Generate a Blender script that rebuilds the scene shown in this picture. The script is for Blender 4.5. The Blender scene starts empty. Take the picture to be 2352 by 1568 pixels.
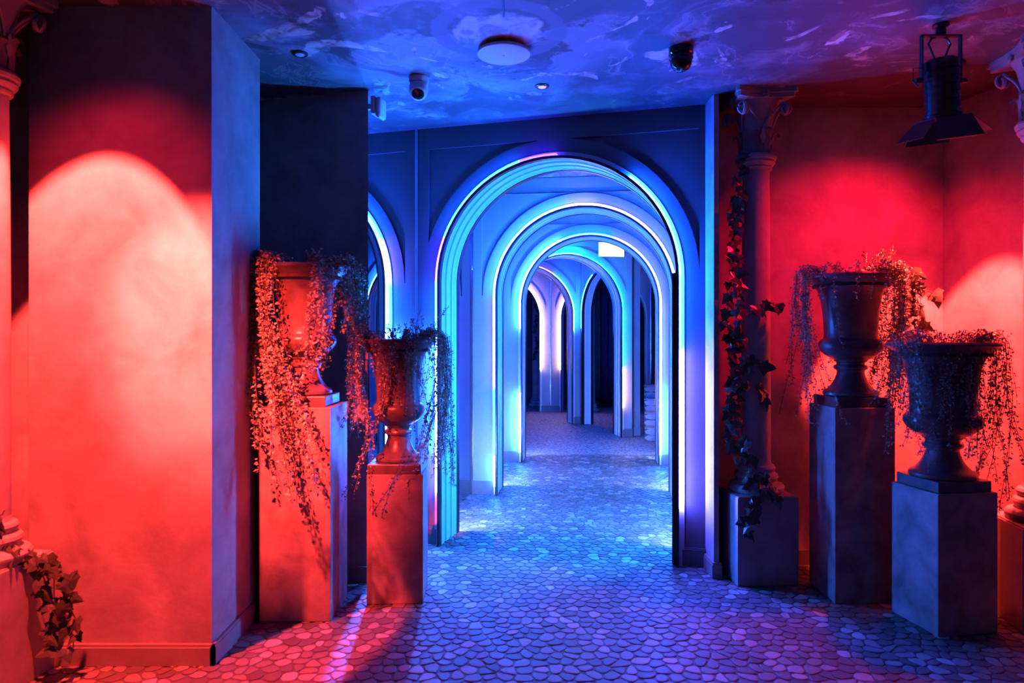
import bpy, bmesh, math, random
from mathutils import Vector, Matrix

random.seed(7)
PI = math.pi
SC = bpy.context.scene
COL = SC.collection

# ------------------------------------------------------------------ camera, world, exposure
CAM_H = 1.40
cam_d = bpy.data.cameras.new('camera')
cam_d.sensor_width = 36.0
cam_d.lens = 36.0 * 1600.0 / 2352.0
cam_d.shift_y = -9.0 / 2352.0
cam_d.clip_start = 0.05
cam_d.dof.use_dof = True
cam_d.dof.focus_distance = 5.5
cam_d.dof.aperture_fstop = 2.2
cam = bpy.data.objects.new('camera', cam_d)
COL.objects.link(cam)
cam.location = (0, 0, CAM_H)
cam.rotation_euler = (PI / 2, 0, 0)
SC.camera = cam

world = bpy.data.worlds.new('world')
SC.world = world
world.use_nodes = True
bg = world.node_tree.nodes['Background']
bg.inputs[0].default_value = (0.9, 0.45, 0.62, 1)
bg.inputs[1].default_value = 0.06

SC.view_settings.view_transform = 'Standard'
SC.view_settings.look = 'None'
SC.view_settings.exposure = -0.3
SC.view_settings.gamma = 1.0
SC.view_settings.use_curve_mapping = False
SC.cycles.use_denoising = True
SC.cycles.max_bounces = 8
SC.cycles.diffuse_bounces = 1
SC.cycles.glossy_bounces = 5
SC.cycles.sample_clamp_indirect = 6.0
SC.cycles.caustics_reflective = False
SC.cycles.caustics_refractive = False

RED = (1.0, 0.040, 0.033)


def spot(name, loc, target, power, color, half_deg, blend, radius=0.03):
    d = bpy.data.lights.new(name, 'SPOT')
    d.energy = power
    d.color = color
    d.spot_size = math.radians(2 * half_deg)
    d.spot_blend = blend
    d.shadow_soft_size = radius
    o = bpy.data.objects.new(name, d)
    COL.objects.link(o)
    o.location = loc
    v = Vector(target) - Vector(loc)
    o.rotation_euler = v.to_track_quat('-Z', 'Y').to_euler()
    return o


CEIL = 2.82
LR = (-1.66, 2.37, CEIL - 0.035)      # red downlight over the left pillar
RR = (2.27, 3.62, CEIL - 0.035)       # red downlight over the right corner
L2R = (-1.44, 1.50, 2.62)             # red lamp in front of the pillar, aimed at the left urns
spot('red_spot', LR, (LR[0] - .08, LR[1] + 0.355, LR[2] - 1), 2050, RED, 25.6, 0.10, 0.03)
spot('red_spill', LR, (LR[0], LR[1] + .40, LR[2] - 1), 45, (1, .006, .04), 44, 0.9, 0.05)
spot('red_spot', L2R, (-1.28, 3.43, 1.12), 4300, RED, 16.2, 0.9, 0.03)
spot('red_spot', RR, (RR[0] + .09, RR[1] + .17, RR[2] - 1), 3100, RED, 23.0, 0.10, 0.03)
spot('red_spill', RR, (RR[0] - .15, RR[1] + .25, RR[2] - 1), 230, (1, .003, .038), 56, 0.95, 0.05)

# ------------------------------------------------------------------ helpers
MATS = {}


def new_mat(name):
    m = bpy.data.materials.new(name)
    m.use_nodes = True
    MATS[name] = m
    nt = m.node_tree
    return m, nt, nt.nodes['Principled BSDF']


def node(nt, typ, **kw):
    n = nt.nodes.new(typ)
    for k, v in kw.items():
        setattr(n, k, v)
    return n


def ramp(nt, stops):
    n = nt.nodes.new('ShaderNodeValToRGB')
    el = n.color_ramp.elements
    while len(el) > 1:
        el.remove(el[-1])
    el[0].position, el[0].color = stops[0][0], (*stops[0][1], 1)
    for p, c in stops[1:]:
        e = el.new(p)
        e.color = (*c, 1)
    return n


def blotch_mat(name, c0, c1, rough=0.6, scale=3.0, bump=0.05, spec=0.5, metal=0.0, detail=6, fine=40.0, coat=0.0):
    m, nt, b = new_mat(name)
    tc = node(nt, 'ShaderNodeTexCoord')
    nz = node(nt, 'ShaderNodeTexNoise')
    nz.inputs['Scale'].default_value = scale
    nz.inputs['Detail'].default_value = detail
    nz.inputs['Roughness'].default_value = 0.6
    nz.inputs['Distortion'].default_value = 0.4
    nt.links.new(tc.outputs['Object'], nz.inputs['Vector'])
    r = ramp(nt, [(0.3, c0), (0.7, c1)])
    nt.links.new(nz.outputs['Fac'], r.inputs['Fac'])
    nt.links.new(r.outputs['Color'], b.inputs['Base Color'])
    b.inputs['Roughness'].default_value = rough
    b.inputs['Specular IOR Level'].default_value = spec
    b.inputs['Metallic'].default_value = metal
    if coat:
        b.inputs['Coat Weight'].default_value = coat
        b.inputs['Coat Roughness'].default_value = 0.25
    if bump:
        n2 = node(nt, 'ShaderNodeTexNoise')
        n2.inputs['Scale'].default_value = fine
        n2.inputs['Detail'].default_value = 4
        nt.links.new(tc.outputs['Object'], n2.inputs['Vector'])
        bp = node(nt, 'ShaderNodeBump')
        bp.inputs['Strength'].default_value = bump
        bp.inputs['Distance'].default_value = 0.02
        nt.links.new(n2.outputs['Fac'], bp.inputs['Height'])
        nt.links.new(bp.outputs['Normal'], b.inputs['Normal'])
    return m


def plain_mat(name, c, rough=0.5, metal=0.0, spec=0.5):
    m, nt, b = new_mat(name)
    b.inputs['Base Color'].default_value = (*c, 1)
    b.inputs['Roughness'].default_value = rough
    b.inputs['Metallic'].default_value = metal
    b.inputs['Specular IOR Level'].default_value = spec
    return m


def emit_mat(name, c, s):
    m, nt, b = new_mat(name)
    b.inputs['Base Color'].default_value = (0.02, 0.02, 0.02, 1)
    b.inputs['Emission Color'].default_value = (*c, 1)
    b.inputs['Emission Strength'].default_value = s
    return m


plaster = blotch_mat('plaster', (0.27, 0.245, 0.235), (0.54, 0.51, 0.495), 0.65, 3.4, 0.06, detail=8)
arch_paint = blotch_mat('arch_paint', (0.23, 0.24, 0.245), (0.30, 0.305, 0.31), 0.30, 1.6, 0.02)
arch_paint_shaded = blotch_mat('arch_paint_shaded', (0.085, 0.08, 0.083), (0.125, 0.12, 0.123), 0.36, 1.6, 0.02)  # darker copy of arch_paint; shade of the front wall put into the colour
lining_paint = blotch_mat('lining_paint', (0.62, 0.63, 0.64), (0.72, 0.73, 0.74), 0.35, 2.0, 0.02)
board_paint = blotch_mat('board_paint', (0.10, 0.09, 0.10), (0.14, 0.13, 0.14), 0.4, 5, 0.02)
base_paint = blotch_mat('base_paint', (0.26, 0.22, 0.21), (0.34, 0.30, 0.29), 0.45, 5, 0.02)
plinth_paint = blotch_mat('plinth_paint', (0.13, 0.105, 0.10), (0.42, 0.36, 0.34), 0.48, 5.5, 0.05, detail=8)
urn_paint = blotch_mat('urn_paint', (0.06, 0.048, 0.045), (0.18, 0.14, 0.13), 0.30, 9.0, 0.05)
stone_paint = blotch_mat('stone_paint', (0.30, 0.275, 0.265), (0.46, 0.43, 0.42), 0.5, 6.0, 0.05)
black_metal = plain_mat('black_metal', (0.012, 0.012, 0.014), 0.32)
black_gloss = plain_mat('black_gloss', (0.01, 0.01, 0.012), 0.08)
white_plastic = plain_mat('white_plastic', (0.88, 0.86, 0.86), 0.4)
chrome = plain_mat('chrome', (0.8, 0.8, 0.82), 0.16, 1.0)
mirror_m = plain_mat('mirror', (0.86, 0.88, 0.9), 0.01, 1.0)
dark_wall = blotch_mat('dark_wall', (0.06, 0.055, 0.06), (0.11, 0.10, 0.11), 0.7, 3, 0.04)
curtain_m = blotch_mat('curtain_cloth', (0.16, 0.16, 0.2), (0.25, 0.25, 0.3), 0.5, 8, 0.03)
soil_m = blotch_mat('soil', (0.03, 0.025, 0.02), (0.07, 0.055, 0.045), 0.9, 20, 0.2)
stem_m = plain_mat('stem', (0.10, 0.09, 0.05), 0.6)


def leaf_mat(name, c0, c1, rough, trans):
    m, nt, b = new_mat(name)
    g = node(nt, 'ShaderNodeNewGeometry')
    r = ramp(nt, [(0.0, c0), (1.0, c1)])
    nt.links.new(g.outputs['Random Per Island'], r.inputs['Fac'])
    nt.links.new(r.outputs['Color'], b.inputs['Base Color'])
    b.inputs['Roughness'].default_value = rough
    return m


leaf_small = leaf_mat('leaf_small', (0.16, 0.20, 0.13), (0.46, 0.48, 0.36), 0.4, 0.2)
leaf_ivy = leaf_mat('leaf_ivy', (0.02, 0.03, 0.02), (0.07, 0.09, 0.055), 0.24, 0.1)


def finish(name, bm, mat, parent=None, smooth=False, angle=None):
    me = bpy.data.meshes.new(name)
    bm.normal_update()
    bm.to_mesh(me)
    bm.free()
    return link(name, me, mat, parent, smooth, angle)


def link(name, me, mat, parent=None, smooth=False, angle=None):
    if mat is not None and not me.materials:
        me.materials.append(mat)
    if smooth:
        me.polygons.foreach_set('use_smooth', [True] * len(me.polygons))
        if angle is not None:
            me.set_sharp_from_angle(angle=math.radians(angle))
    o = bpy.data.objects.new(name, me)
    COL.objects.link(o)
    if parent is not None:
        o.parent = parent
    return o


def tag(o, label=None, cat=None, group=None, kind=None):
    if label:
        o['label'] = label
    if cat:
        o['category'] = cat
    if group:
        o['group'] = group
    if kind:
        o['kind'] = kind
    return o


def thing(name, label, cat, loc=(0, 0, 0), rotz=0.0, group=None):
    o = bpy.data.objects.new(name, None)
    o.empty_display_size = 0.05
    COL.objects.link(o)
    o.location = loc
    o.rotation_euler = (0, 0, rotz)
    return tag(o, label, cat, group)


def copy_tree(o, parent=None):
    c = o.copy()
    COL.objects.link(c)
    c.parent = parent
    for ch in list(o.children):
        copy_tree(ch, c)
    return c


def add_box(bm, x0, x1, y0, y1, z0, z1, M=None):
    vs = [Vector((x, y, z)) for z in (z0, z1) for y in (y0, y1) for x in (x0, x1)]
    if M is not None:
        vs = [M @ v for v in vs]
    v = [bm.verts.new(p) for p in vs]
    for f in ((0, 2, 3, 1), (4, 5, 7, 6), (0, 1, 5, 4), (2, 6, 7, 3), (0, 4, 6, 2), (1, 3, 7, 5)):
        bm.faces.new([v[i] for i in f])


def box_obj(name, x0, x1, y0, y1, z0, z1, mat, parent=None, bevel=0.0):
    bm = bmesh.new()
    add_box(bm, x0, x1, y0, y1, z0, z1)
    if bevel:
        bmesh.ops.bevel(bm, geom=list(bm.edges), offset=bevel, segments=2, affect='EDGES', profile=0.5)
    return finish(name, bm, mat, parent)


def lathe(bm, prof, n=40, M=None, cap=True):
    rings = []
    for r, z in prof:
        ring = []
        for k in range(n):
            a = 2 * PI * k / n
            p = Vector((r * math.cos(a), r * math.sin(a), z))
            if M is not None:
                p = M @ p
            ring.append(bm.verts.new(p))
        rings.append(ring)
    for a, b in zip(rings, rings[1:]):
        for k in range(n):
            bm.faces.new((a[k], a[(k + 1) % n], b[(k + 1) % n], b[k]))
    if cap:
        bm.faces.new(list(reversed(rings[0])))
        bm.faces.new(rings[-1])


def lathe_obj(name, prof, mat, parent=None, n=40, angle=40, M=None):
    bm = bmesh.new()
    lathe(bm, prof, n, M)
    return finish(name, bm, mat, parent, True, angle)


def tube(bm, pts, r, n=6, cap=True):
    pts = [Vector(p) for p in pts]
    rings = []
    up = Vector((0.13, 0.21, 0.97))
    for i, p in enumerate(pts):
        d = (pts[min(i + 1, len(pts) - 1)] - pts[max(i - 1, 0)]).normalized()
        if abs(d.dot(up)) > 0.95:
            up = Vector((0.97, 0.2, 0.1))
        s = d.cross(up).normalized()
        t = s.cross(d).normalized()
        rr = r[i] if isinstance(r, (list, tuple)) else r
        rings.append([bm.verts.new(p + rr * (math.cos(2 * PI * k / n) * s + math.sin(2 * PI * k / n) * t)) for k in range(n)])
    for a, b in zip(rings, rings[1:]):
        for k in range(n):
            bm.faces.new((a[k], a[(k + 1) % n], b[(k + 1) % n], b[k]))
    if cap:
        bm.faces.new(list(reversed(rings[0])))
        bm.faces.new(rings[-1])


def tube_obj(name, pts, r, mat, parent=None, n=6):
    bm = bmesh.new()
    tube(bm, pts, r, n)
    return finish(name, bm, mat, parent, True, 50)


def extrude_loops(bm, loops, y0, y1):
    """loops of (x, z); a filled shape with holes between y0 and y1."""
    edges, allv = [], []
    for lp in loops:
        vs = [bm.verts.new((x, y0, z)) for x, z in lp]
        es = [bm.edges.new((vs[i], vs[(i + 1) % len(vs)])) for i in range(len(vs))]
        edges += es
        allv.append(vs)
    res = bmesh.ops.triangle_fill(bm, use_beauty=True, use_dissolve=False, edges=edges, normal=(0, -1, 0))
    faces = [f for f in res['geom'] if isinstance(f, bmesh.types.BMFace)]
    mp = {}
    for vs in allv:
        for v in vs:
            mp[v] = bm.verts.new((v.co.x, y1, v.co.z))
    for f in faces:
        bm.faces.new([mp[v] for v in reversed(f.verts)])
    for vs in allv:
        for i in range(len(vs)):
            a, b = vs[i], vs[(i + 1) % len(vs)]
            try:
                bm.faces.new((a, b, mp[b], mp[a]))
            except ValueError:
                pass
    bmesh.ops.recalc_face_normals(bm, faces=list(bm.faces))


# ------------------------------------------------------------------ lit arches of the mirror maze
LEDC = {
    'white': (0.022, 0.135, 1.0), 'ice': (0.006, 0.090, 1.0), 'cyan': (0.004, 0.066, 1.0), 'teal': (0.002, 0.30, 0.62), 'aqua': (0.008, 0.21, 1.0),
    'snow': (0.24, 0.36, 1.0), 'blue': (0.002, 0.036, 1.0), 'lav': (0.04, 0.042, 1.0), 'violet': (0.03, 0.010, 1.0), 'pink': (0.075, 0.072, 1.0),
    'warm': (1.0, 0.55, 0.26), 'rose': (0.42, 0.26, 1.0),
}
LEDM = {}


def led_mat(c, s):
    k = (c, s)
    if k not in LEDM:
        LEDM[k] = emit_mat('led_%s_%g' % (c, s), LEDC[c], s)
    return LEDM[k]


T_WALL = 0.28
LED = 540.0


def arch_path(uc, R, zs, a0=None):
    """full path: (x, z, nx, nz)"""
    pts = [(uc - R, 0.0, -1, 0), (uc - R, zs, -1, 0)]
    n = 40
    for k in range(1, n):
        a = PI - PI * k / n
        pts.append((uc + R * math.cos(a), zs + R * math.sin(a), math.cos(a), math.sin(a)))
    pts += [(uc + R, zs, 1, 0), (uc + R, 0.0, 1, 0)]
    return pts


def seg_path(uc, R, zs, seg):
    kind, a, b = seg[:3]
    if kind == 'L':
        return [(uc - R, a, -1, 0), (uc - R, b, -1, 0)]
    if kind == 'R':
        return [(uc + R, b, 1, 0), (uc + R, a, 1, 0)]
    n = max(2, int(abs(b - a) / 5))
    out = []
    for k in range(n + 1):
        t = math.radians(180 - (a + (b - a) * k / n))
        out.append((uc + R * math.cos(t), zs + R * math.sin(t), math.cos(t), math.sin(t)))
    return out


def sweep(bm, path, prof):
    rows = [[bm.verts.new((x + nx * o, y, z + nz * o)) for y, o in prof] for x, z, nx, nz in path]
    n = len(prof)
    for a, b in zip(rows, rows[1:]):
        for k in range(n):
            bm.faces.new((a[k], a[(k + 1) % n], b[(k + 1) % n], b[k]))
    bm.faces.new(rows[0])
    bm.faces.new(list(reversed(rows[-1])))
    bmesh.ops.recalc_face_normals(bm, faces=list(bm.faces))


def arch_panel(P0, P1, label, front, back, Rr=0.775, uc=None, zs=1.775, mirror=False, lipmat=None, H=CEIL, gain=1.0, bgain=None, paint=None, fill_strip=None, sd=.012, tw=.28, lip=.058, group='lit arches of the mirror maze', doublelip=False):
    dx, dy = P1[0] - P0[0], P1[1] - P0[1]
    W = math.hypot(dx, dy)
    th = math.atan2(dy, dx)
    uc = W / 2 if uc is None else uc
    t = thing('lit_archway', label, 'archway', (P0[0], P0[1], 0), th, group)
    rec = 0.022
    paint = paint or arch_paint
    path = arch_path(uc, Rr, zs)
    Ro = Rr + 0.03   # wall hole is a little larger than the lining
    hole = [(uc - Ro, 0.0), (uc - Ro, zs)] + [(uc + Ro * math.cos(PI - PI * k / 40), zs + Ro * math.sin(PI - PI * k / 40)) for k in range(1, 40)] + [(uc + Ro, zs), (uc + Ro, 0.0)]
    outer = [(0, 0)] + hole + [(W, 0), (W, H), (0, H)]
    bm = bmesh.new()
    extrude_loops(bm, [outer], rec, tw - rec)
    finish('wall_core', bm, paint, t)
    # raised stiles, rail and arch band around two sunk spandrels
    Rb, st, zt = Rr + 0.135, 0.085, H - 0.14
    holes = []
    for s in (-1, 1):
        xe = st if s < 0 else W - st
        dxe = abs(xe - uc)
        if dxe >= Rb:
            a0 = 0.0
            zl = zs
        else:
            a0 = math.acos(min(1, dxe / Rb))
        a1 = math.asin(min(1, (zt - zs) / Rb))
        lp = [(xe, zt)]
        n = 14
        for k in range(n + 1):
            a = a1 + (a0 - a1) * k / n
            lp.append((uc + s * Rb * math.cos(a), zs + Rb * math.sin(a)))
        if dxe >= Rb:
            lp.append((xe, zs))
        holes.append(lp)
    for nm, y0, y1 in (('raised_frame', 0.0, rec + .004), ('raised_frame', tw - rec - .004, tw)):
        bm = bmesh.new()
        extrude_loops(bm, [outer] + holes, y0, y1)
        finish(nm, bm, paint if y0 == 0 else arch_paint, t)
    # fluted lining of the opening
    prof = [(-.012, 0.045), (-.012, 0.0)]
    ys = [0.012, 0.03, 0.05, 0.055, 0.085, 0.09, 0.14, 0.145, 0.19, 0.195, 0.225, 0.23, 0.25, 0.268]
    os_ = [0.0, 0.006, 0.0, 0.010, 0.010, 0.0, 0.0, 0.010, 0.010, 0.0, 0.0, 0.010, 0.006, 0.0]
    prof += [(y * tw / .28, o) for y, o in zip(ys, os_)] + [(tw + .012, 0.0), (tw + .012, 0.045)]
    bm = bmesh.new()
    sweep(bm, path, prof)
    finish('fluted_lining', bm, lining_paint, t)
    for y0, y1 in ((-lip, -.010), (tw + .010, tw + .058)):
        bm = bmesh.new()
        sweep(bm, path, [(y0, -0.004), (y0, 0.014), (y1, 0.014), (y1, -0.004)])
        finish('edge_trim', bm, black_metal if lipmat is None else lipmat, t)
        if doublelip and y0 < 0:
            bm = bmesh.new()
            sweep(bm, arch_path(uc, Rr - .036, zs), [(y0 + .004, 0), (y0 + .004, 0.034), (0.1, 0.034), (0.1, 0)])
            finish('pale_band', bm, arch_paint, t)
            bm = bmesh.new()
            sweep(bm, arch_path(uc, Rr - .046, zs), [(y0, 0), (y0, 0.012), (0.1, 0.012), (0.1, 0)])
            finish('edge_trim', bm, black_metal, t)
    # light strips beside the trim
    for face, segs in ((0, front), (1, back)):
        for sg in segs:
            y0, y1 = (-lip, -lip + sd) if face == 0 else (tw + .046, tw + .058)
            bm = bmesh.new()
            sweep(bm, seg_path(uc, Rr, zs, sg), [(y0, 0.0155), (y0, 0.027), (y1, 0.027), (y1, 0.0155)])
            finish('light_strip', bm, led_mat(sg[3], LED * sg[4] * (gain if face == 0 or bgain is None else bgain)), t)
    if fill_strip:  # extra strip added out of sight to brighten the left side of the lining
        bm = bmesh.new()
        sweep(bm, [(uc + Rr, fill_strip[1], 1, 0), (uc + Rr, fill_strip[0], 1, 0)], [(.030, -.012), (.030, -.001), (.046, -.001), (.046, -.012)])
        finish('light_strip', bm, led_mat(fill_strip[2], LED * fill_strip[3]), t)
        bm = bmesh.new()
        sweep(bm, [(uc + Rr, 1.80, 1, 0), (uc + Rr, 0.0, 1, 0)], [(.014, -.030), (.014, .004), (.021, .004), (.021, -.030)])
        finish('added_light_shield', bm, black_metal, t)  # baffle added to keep the extra strip's light out of the front room
    for x0, x1 in ((0.0, uc - Ro - .004), (uc + Ro + .004, W)):
        if x1 - x0 > 0.02:
            for y0, y1 in ((-.014, 0.0), (tw, tw + .014)):
                bm = bmesh.new()
                add_box(bm, x0, x1, y0, y1, 0, 0.105)
                add_box(bm, x0, x1, y0 + .004 if y0 < 0 else y0, y1 if y0 < 0 else y1 - .004, 0.105, 0.115)
                finish('baseboard', bm, board_paint, t)
    for x in (0.004, W - 0.004):
        box_obj('corner_trim', x - .004, x + .004, -.006, 0.002, 0.115, H, chrome, t)
    if mirror:
        box_obj('mirror_pane', uc - Rr, uc + Rr, 0.13, 0.14, 0.0, zs + Rr, mirror_m, t)
    return t


FRONT_A = [('L', .36, .62, 'pink', .7), ('L', .62, 1.42, 'white', 1.9), ('L', 1.42, 1.775, 'cyan', .35), ('arc', 0, 22, 'violet', .2),
           ('arc', 22, 74, 'cyan', .24), ('arc', 74, 92, 'violet', .10),
           ('arc', 128, 180, 'cyan', .5), ('R', 1.32, 1.775, 'cyan', .42), ('R', .62, 1.32, 'pink', .75), ('R', .36, .62, 'pink', .8)]
FULL_BACK = [('L', .08, .45, 'snow', 4.0), ('L', .45, 1.775, 'cyan', .75), ('arc', 0, 180, 'blue', .6), ('R', .45, 1.775, 'cyan', .75), ('R', .08, .45, 'snow', 4.0)]

A0, A1 = (-.65, 4.76), (1.227, 4.23)
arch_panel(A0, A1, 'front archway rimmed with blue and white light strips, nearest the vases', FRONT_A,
           FULL_BACK, Rr=.775, uc=.956, paint=arch_paint_shaded, sd=.038, lip=.050, fill_strip=(.5, 1.75, 'aqua', 6.0))
dA = Vector((A1[0] - A0[0], A1[1] - A0[1])).normalized()
B1 = (A0[0] - .002 * dA.x, A0[1] - .002 * dA.y)
B0 = (B1[0] - 1.92 * dA.x, B1[1] - 1.92 * dA.y)
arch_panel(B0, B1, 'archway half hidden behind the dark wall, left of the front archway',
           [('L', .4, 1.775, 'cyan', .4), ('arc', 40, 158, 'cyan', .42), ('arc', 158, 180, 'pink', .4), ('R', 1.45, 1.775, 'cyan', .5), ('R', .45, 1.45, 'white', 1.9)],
           [('L', .2, 1.775, 'cyan', .5), ('arc', 0, 180, 'blue', .5), ('R', .2, 1.775, 'cyan', .5)], Rr=.76, uc=1.92 - .225 - .76, doublelip=True, paint=arch_paint_shaded, sd=.038, lip=.050)

W20, W21 = (-.356, 6.26), (1.62, 5.99)
arch_panel(W20, W21, 'second archway in line, behind the front archway',
           [('L', .08, .35, 'white', .8), ('L', .35, .95, 'blue', .45), ('L', .95, 1.775, 'lav', .5), ('arc', 0, 80, 'white', .55), ('arc', 80, 97, 'pink', .7), ('arc', 97, 180, 'lav', .5), ('R', .15, 1.775, 'ice', 1.0)],
           [('L', .08, .5, 'snow', 1.4), ('L', .5, 1.775, 'ice', .6), ('arc', 0, 180, 'blue', .5), ('R', .5, 1.775, 'ice', .6), ('R', .08, .5, 'snow', 1.4)], Rr=.765, uc=.229 + .765, gain=.95, bgain=2.2)
W30, W31 = (-.10, 7.885), (1.82, 7.64)
arch_panel(W30, W31, 'third archway in line, white light at the foot of both sides',
           [('L', .12, .78, 'white', 1.2), ('L', 1.5, 1.775, 'white', .7), ('arc', 0, 66, 'white', .7), ('arc', 66, 110, 'ice', .3), ('arc', 110, 180, 'lav', .4), ('R', .12, .85, 'white', 1.2), ('R', .85, 1.775, 'lav', .55)],
           [('L', .08, .4, 'snow', .8), ('L', .4, 1.775, 'cyan', .4), ('arc', 0, 180, 'blue', .35), ('R', .4, 1.775, 'cyan', .5), ('R', .08, .4, 'snow', .8)], Rr=.75, uc=.22 + .75, gain=1.25, bgain=2.0)
W41 = (1.70, 9.84)
W40 = (W41[0] - 1.9 * .988, W41[1] - 1.9 * .156)
arch_panel(W40, W41, 'fourth archway, teal, below the bright white sign box',
           [('arc', 25, 105, 'teal', .9), ('arc', 105, 180, 'teal', .22), ('R', .98, 1.775, 'teal', .25), ('R', .42, .98, 'warm', .16)],
           [('L', .3, 1.775, 'cyan', .2), ('arc', 0, 180, 'blue', .2)], Rr=.77, uc=1.9 - .175 - .77)
C2 = (1.123, 11.37)
C3 = (1.735, 9.90)
arch_panel(C2, C3, 'narrow slanting archway in front of the dark curtain',
           [('arc', 0, 62, 'ice', .6), ('L', 1.55, 1.775, 'ice', .5)], [], Rr=.66, tw=.10)
W60 = (C2[0] - 1.9 * .988, C2[1] - 1.9 * .156)
arch_panel(W60, C2, 'fifth archway in line, thin violet and cyan rim, deep in the maze',
           [('arc', 85, 125, 'violet', .4), ('arc', 125, 180, 'ice', .6), ('R', 1.5, 1.775, 'ice', .5)],
           [('L', .3, 1.775, 'cyan', .35), ('arc', 0, 180, 'blue', .3), ('R', .3, 1.775, 'cyan', .35)], Rr=.77, uc=1.9 - .15 - .77)
C1 = (.734, 13.2)
arch_panel((C1[0] - 1.86, C1[1] + .12), C1, 'farthest archway on the left, lit pink along its right edge',
           [('arc', 110, 180, 'rose', .35), ('R', 1.15, 1.775, 'rose', .4), ('R', .8, 1.15, 'warm', .18)], [], Rr=.77, uc=1.86 - .21 - .77)
arch_panel(C1, (C1[0] + 1.83, C1[1] - .35), 'farthest archway on the right, lit pink along its left edge',
           [('arc', 0, 70, 'rose', .35), ('L', 1.15, 1.775, 'rose', .4), ('L', .8, 1.15, 'warm', .18)], [], Rr=.77, uc=.21 + .77)
arch_panel((-2.08, 9.1), (-.16, 8.9), 'blue archway glimpsed through the half hidden archway',
           [('L', .2, 1.775, 'ice', .5), ('arc', 0, 180, 'ice', .5), ('R', .2, 1.775, 'cyan', .5)], [], Rr=.76, uc=.225 + .76)

# ------------------------------------------------------------------ mirrors and side panels of the maze
def wall_slab(name, P0, P1, th, z0, z1, mat, kind='structure'):
    dx, dy = P1[0] - P0[0], P1[1] - P0[1]
    W = math.hypot(dx, dy)
    o = box_obj(name, 0, W, 0, th, z0, z1, mat)
    o.location = (P0[0], P0[1], 0)
    o.rotation_euler = (0, 0, math.atan2(dy, dx))
    o['kind'] = kind
    return o


def mirror_panel(P0, P1, label):
    dx, dy = P1[0] - P0[0], P1[1] - P0[1]
    W = math.hypot(dx, dy)
    t = thing('mirror_panel', label, 'mirror', (P0[0], P0[1], 0), math.atan2(dy, dx), 'tall mirrors inside the maze')
    box_obj('mirror_pane', .012, W - .012, 0, .006, .004, CEIL - .1, mirror_m, t)
    box_obj('backing', 0, W, .006, .03, 0, CEIL, board_paint, t)
    box_obj('edge_strip', 0, .012, -.006, .006, 0, CEIL, chrome, t)
    box_obj('edge_strip', W - .012, W, -.006, .006, 0, CEIL, chrome, t)
    box_obj('top_rail', 0, W, -.004, .006, CEIL - .1, CEIL, arch_paint, t)
    return t


# its front looks to local -y; run P0 -> P1 so that the cell lies on that side
mirror_panel((-.585, 5.06), (-.364, 6.25), 'tall frameless mirror along the left side between first and second archway')
wall_slab('wall_maze_right_near', (1.62, 5.97), (1.33, 4.53), .03, 0, CEIL, arch_paint)
wall_slab('wall_maze_left_middle', (-.31, 6.55), (-.12, 7.87), .03, 0, CEIL, arch_paint)
wall_slab('wall_maze_right_middle', (1.84, 7.62), (1.68, 6.27), .03, 0, CEIL, arch_paint)
wall_slab('wall_maze_left_far', (-.06, 8.17), (-.14, 9.5), .03, 0, CEIL, arch_paint)

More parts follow.
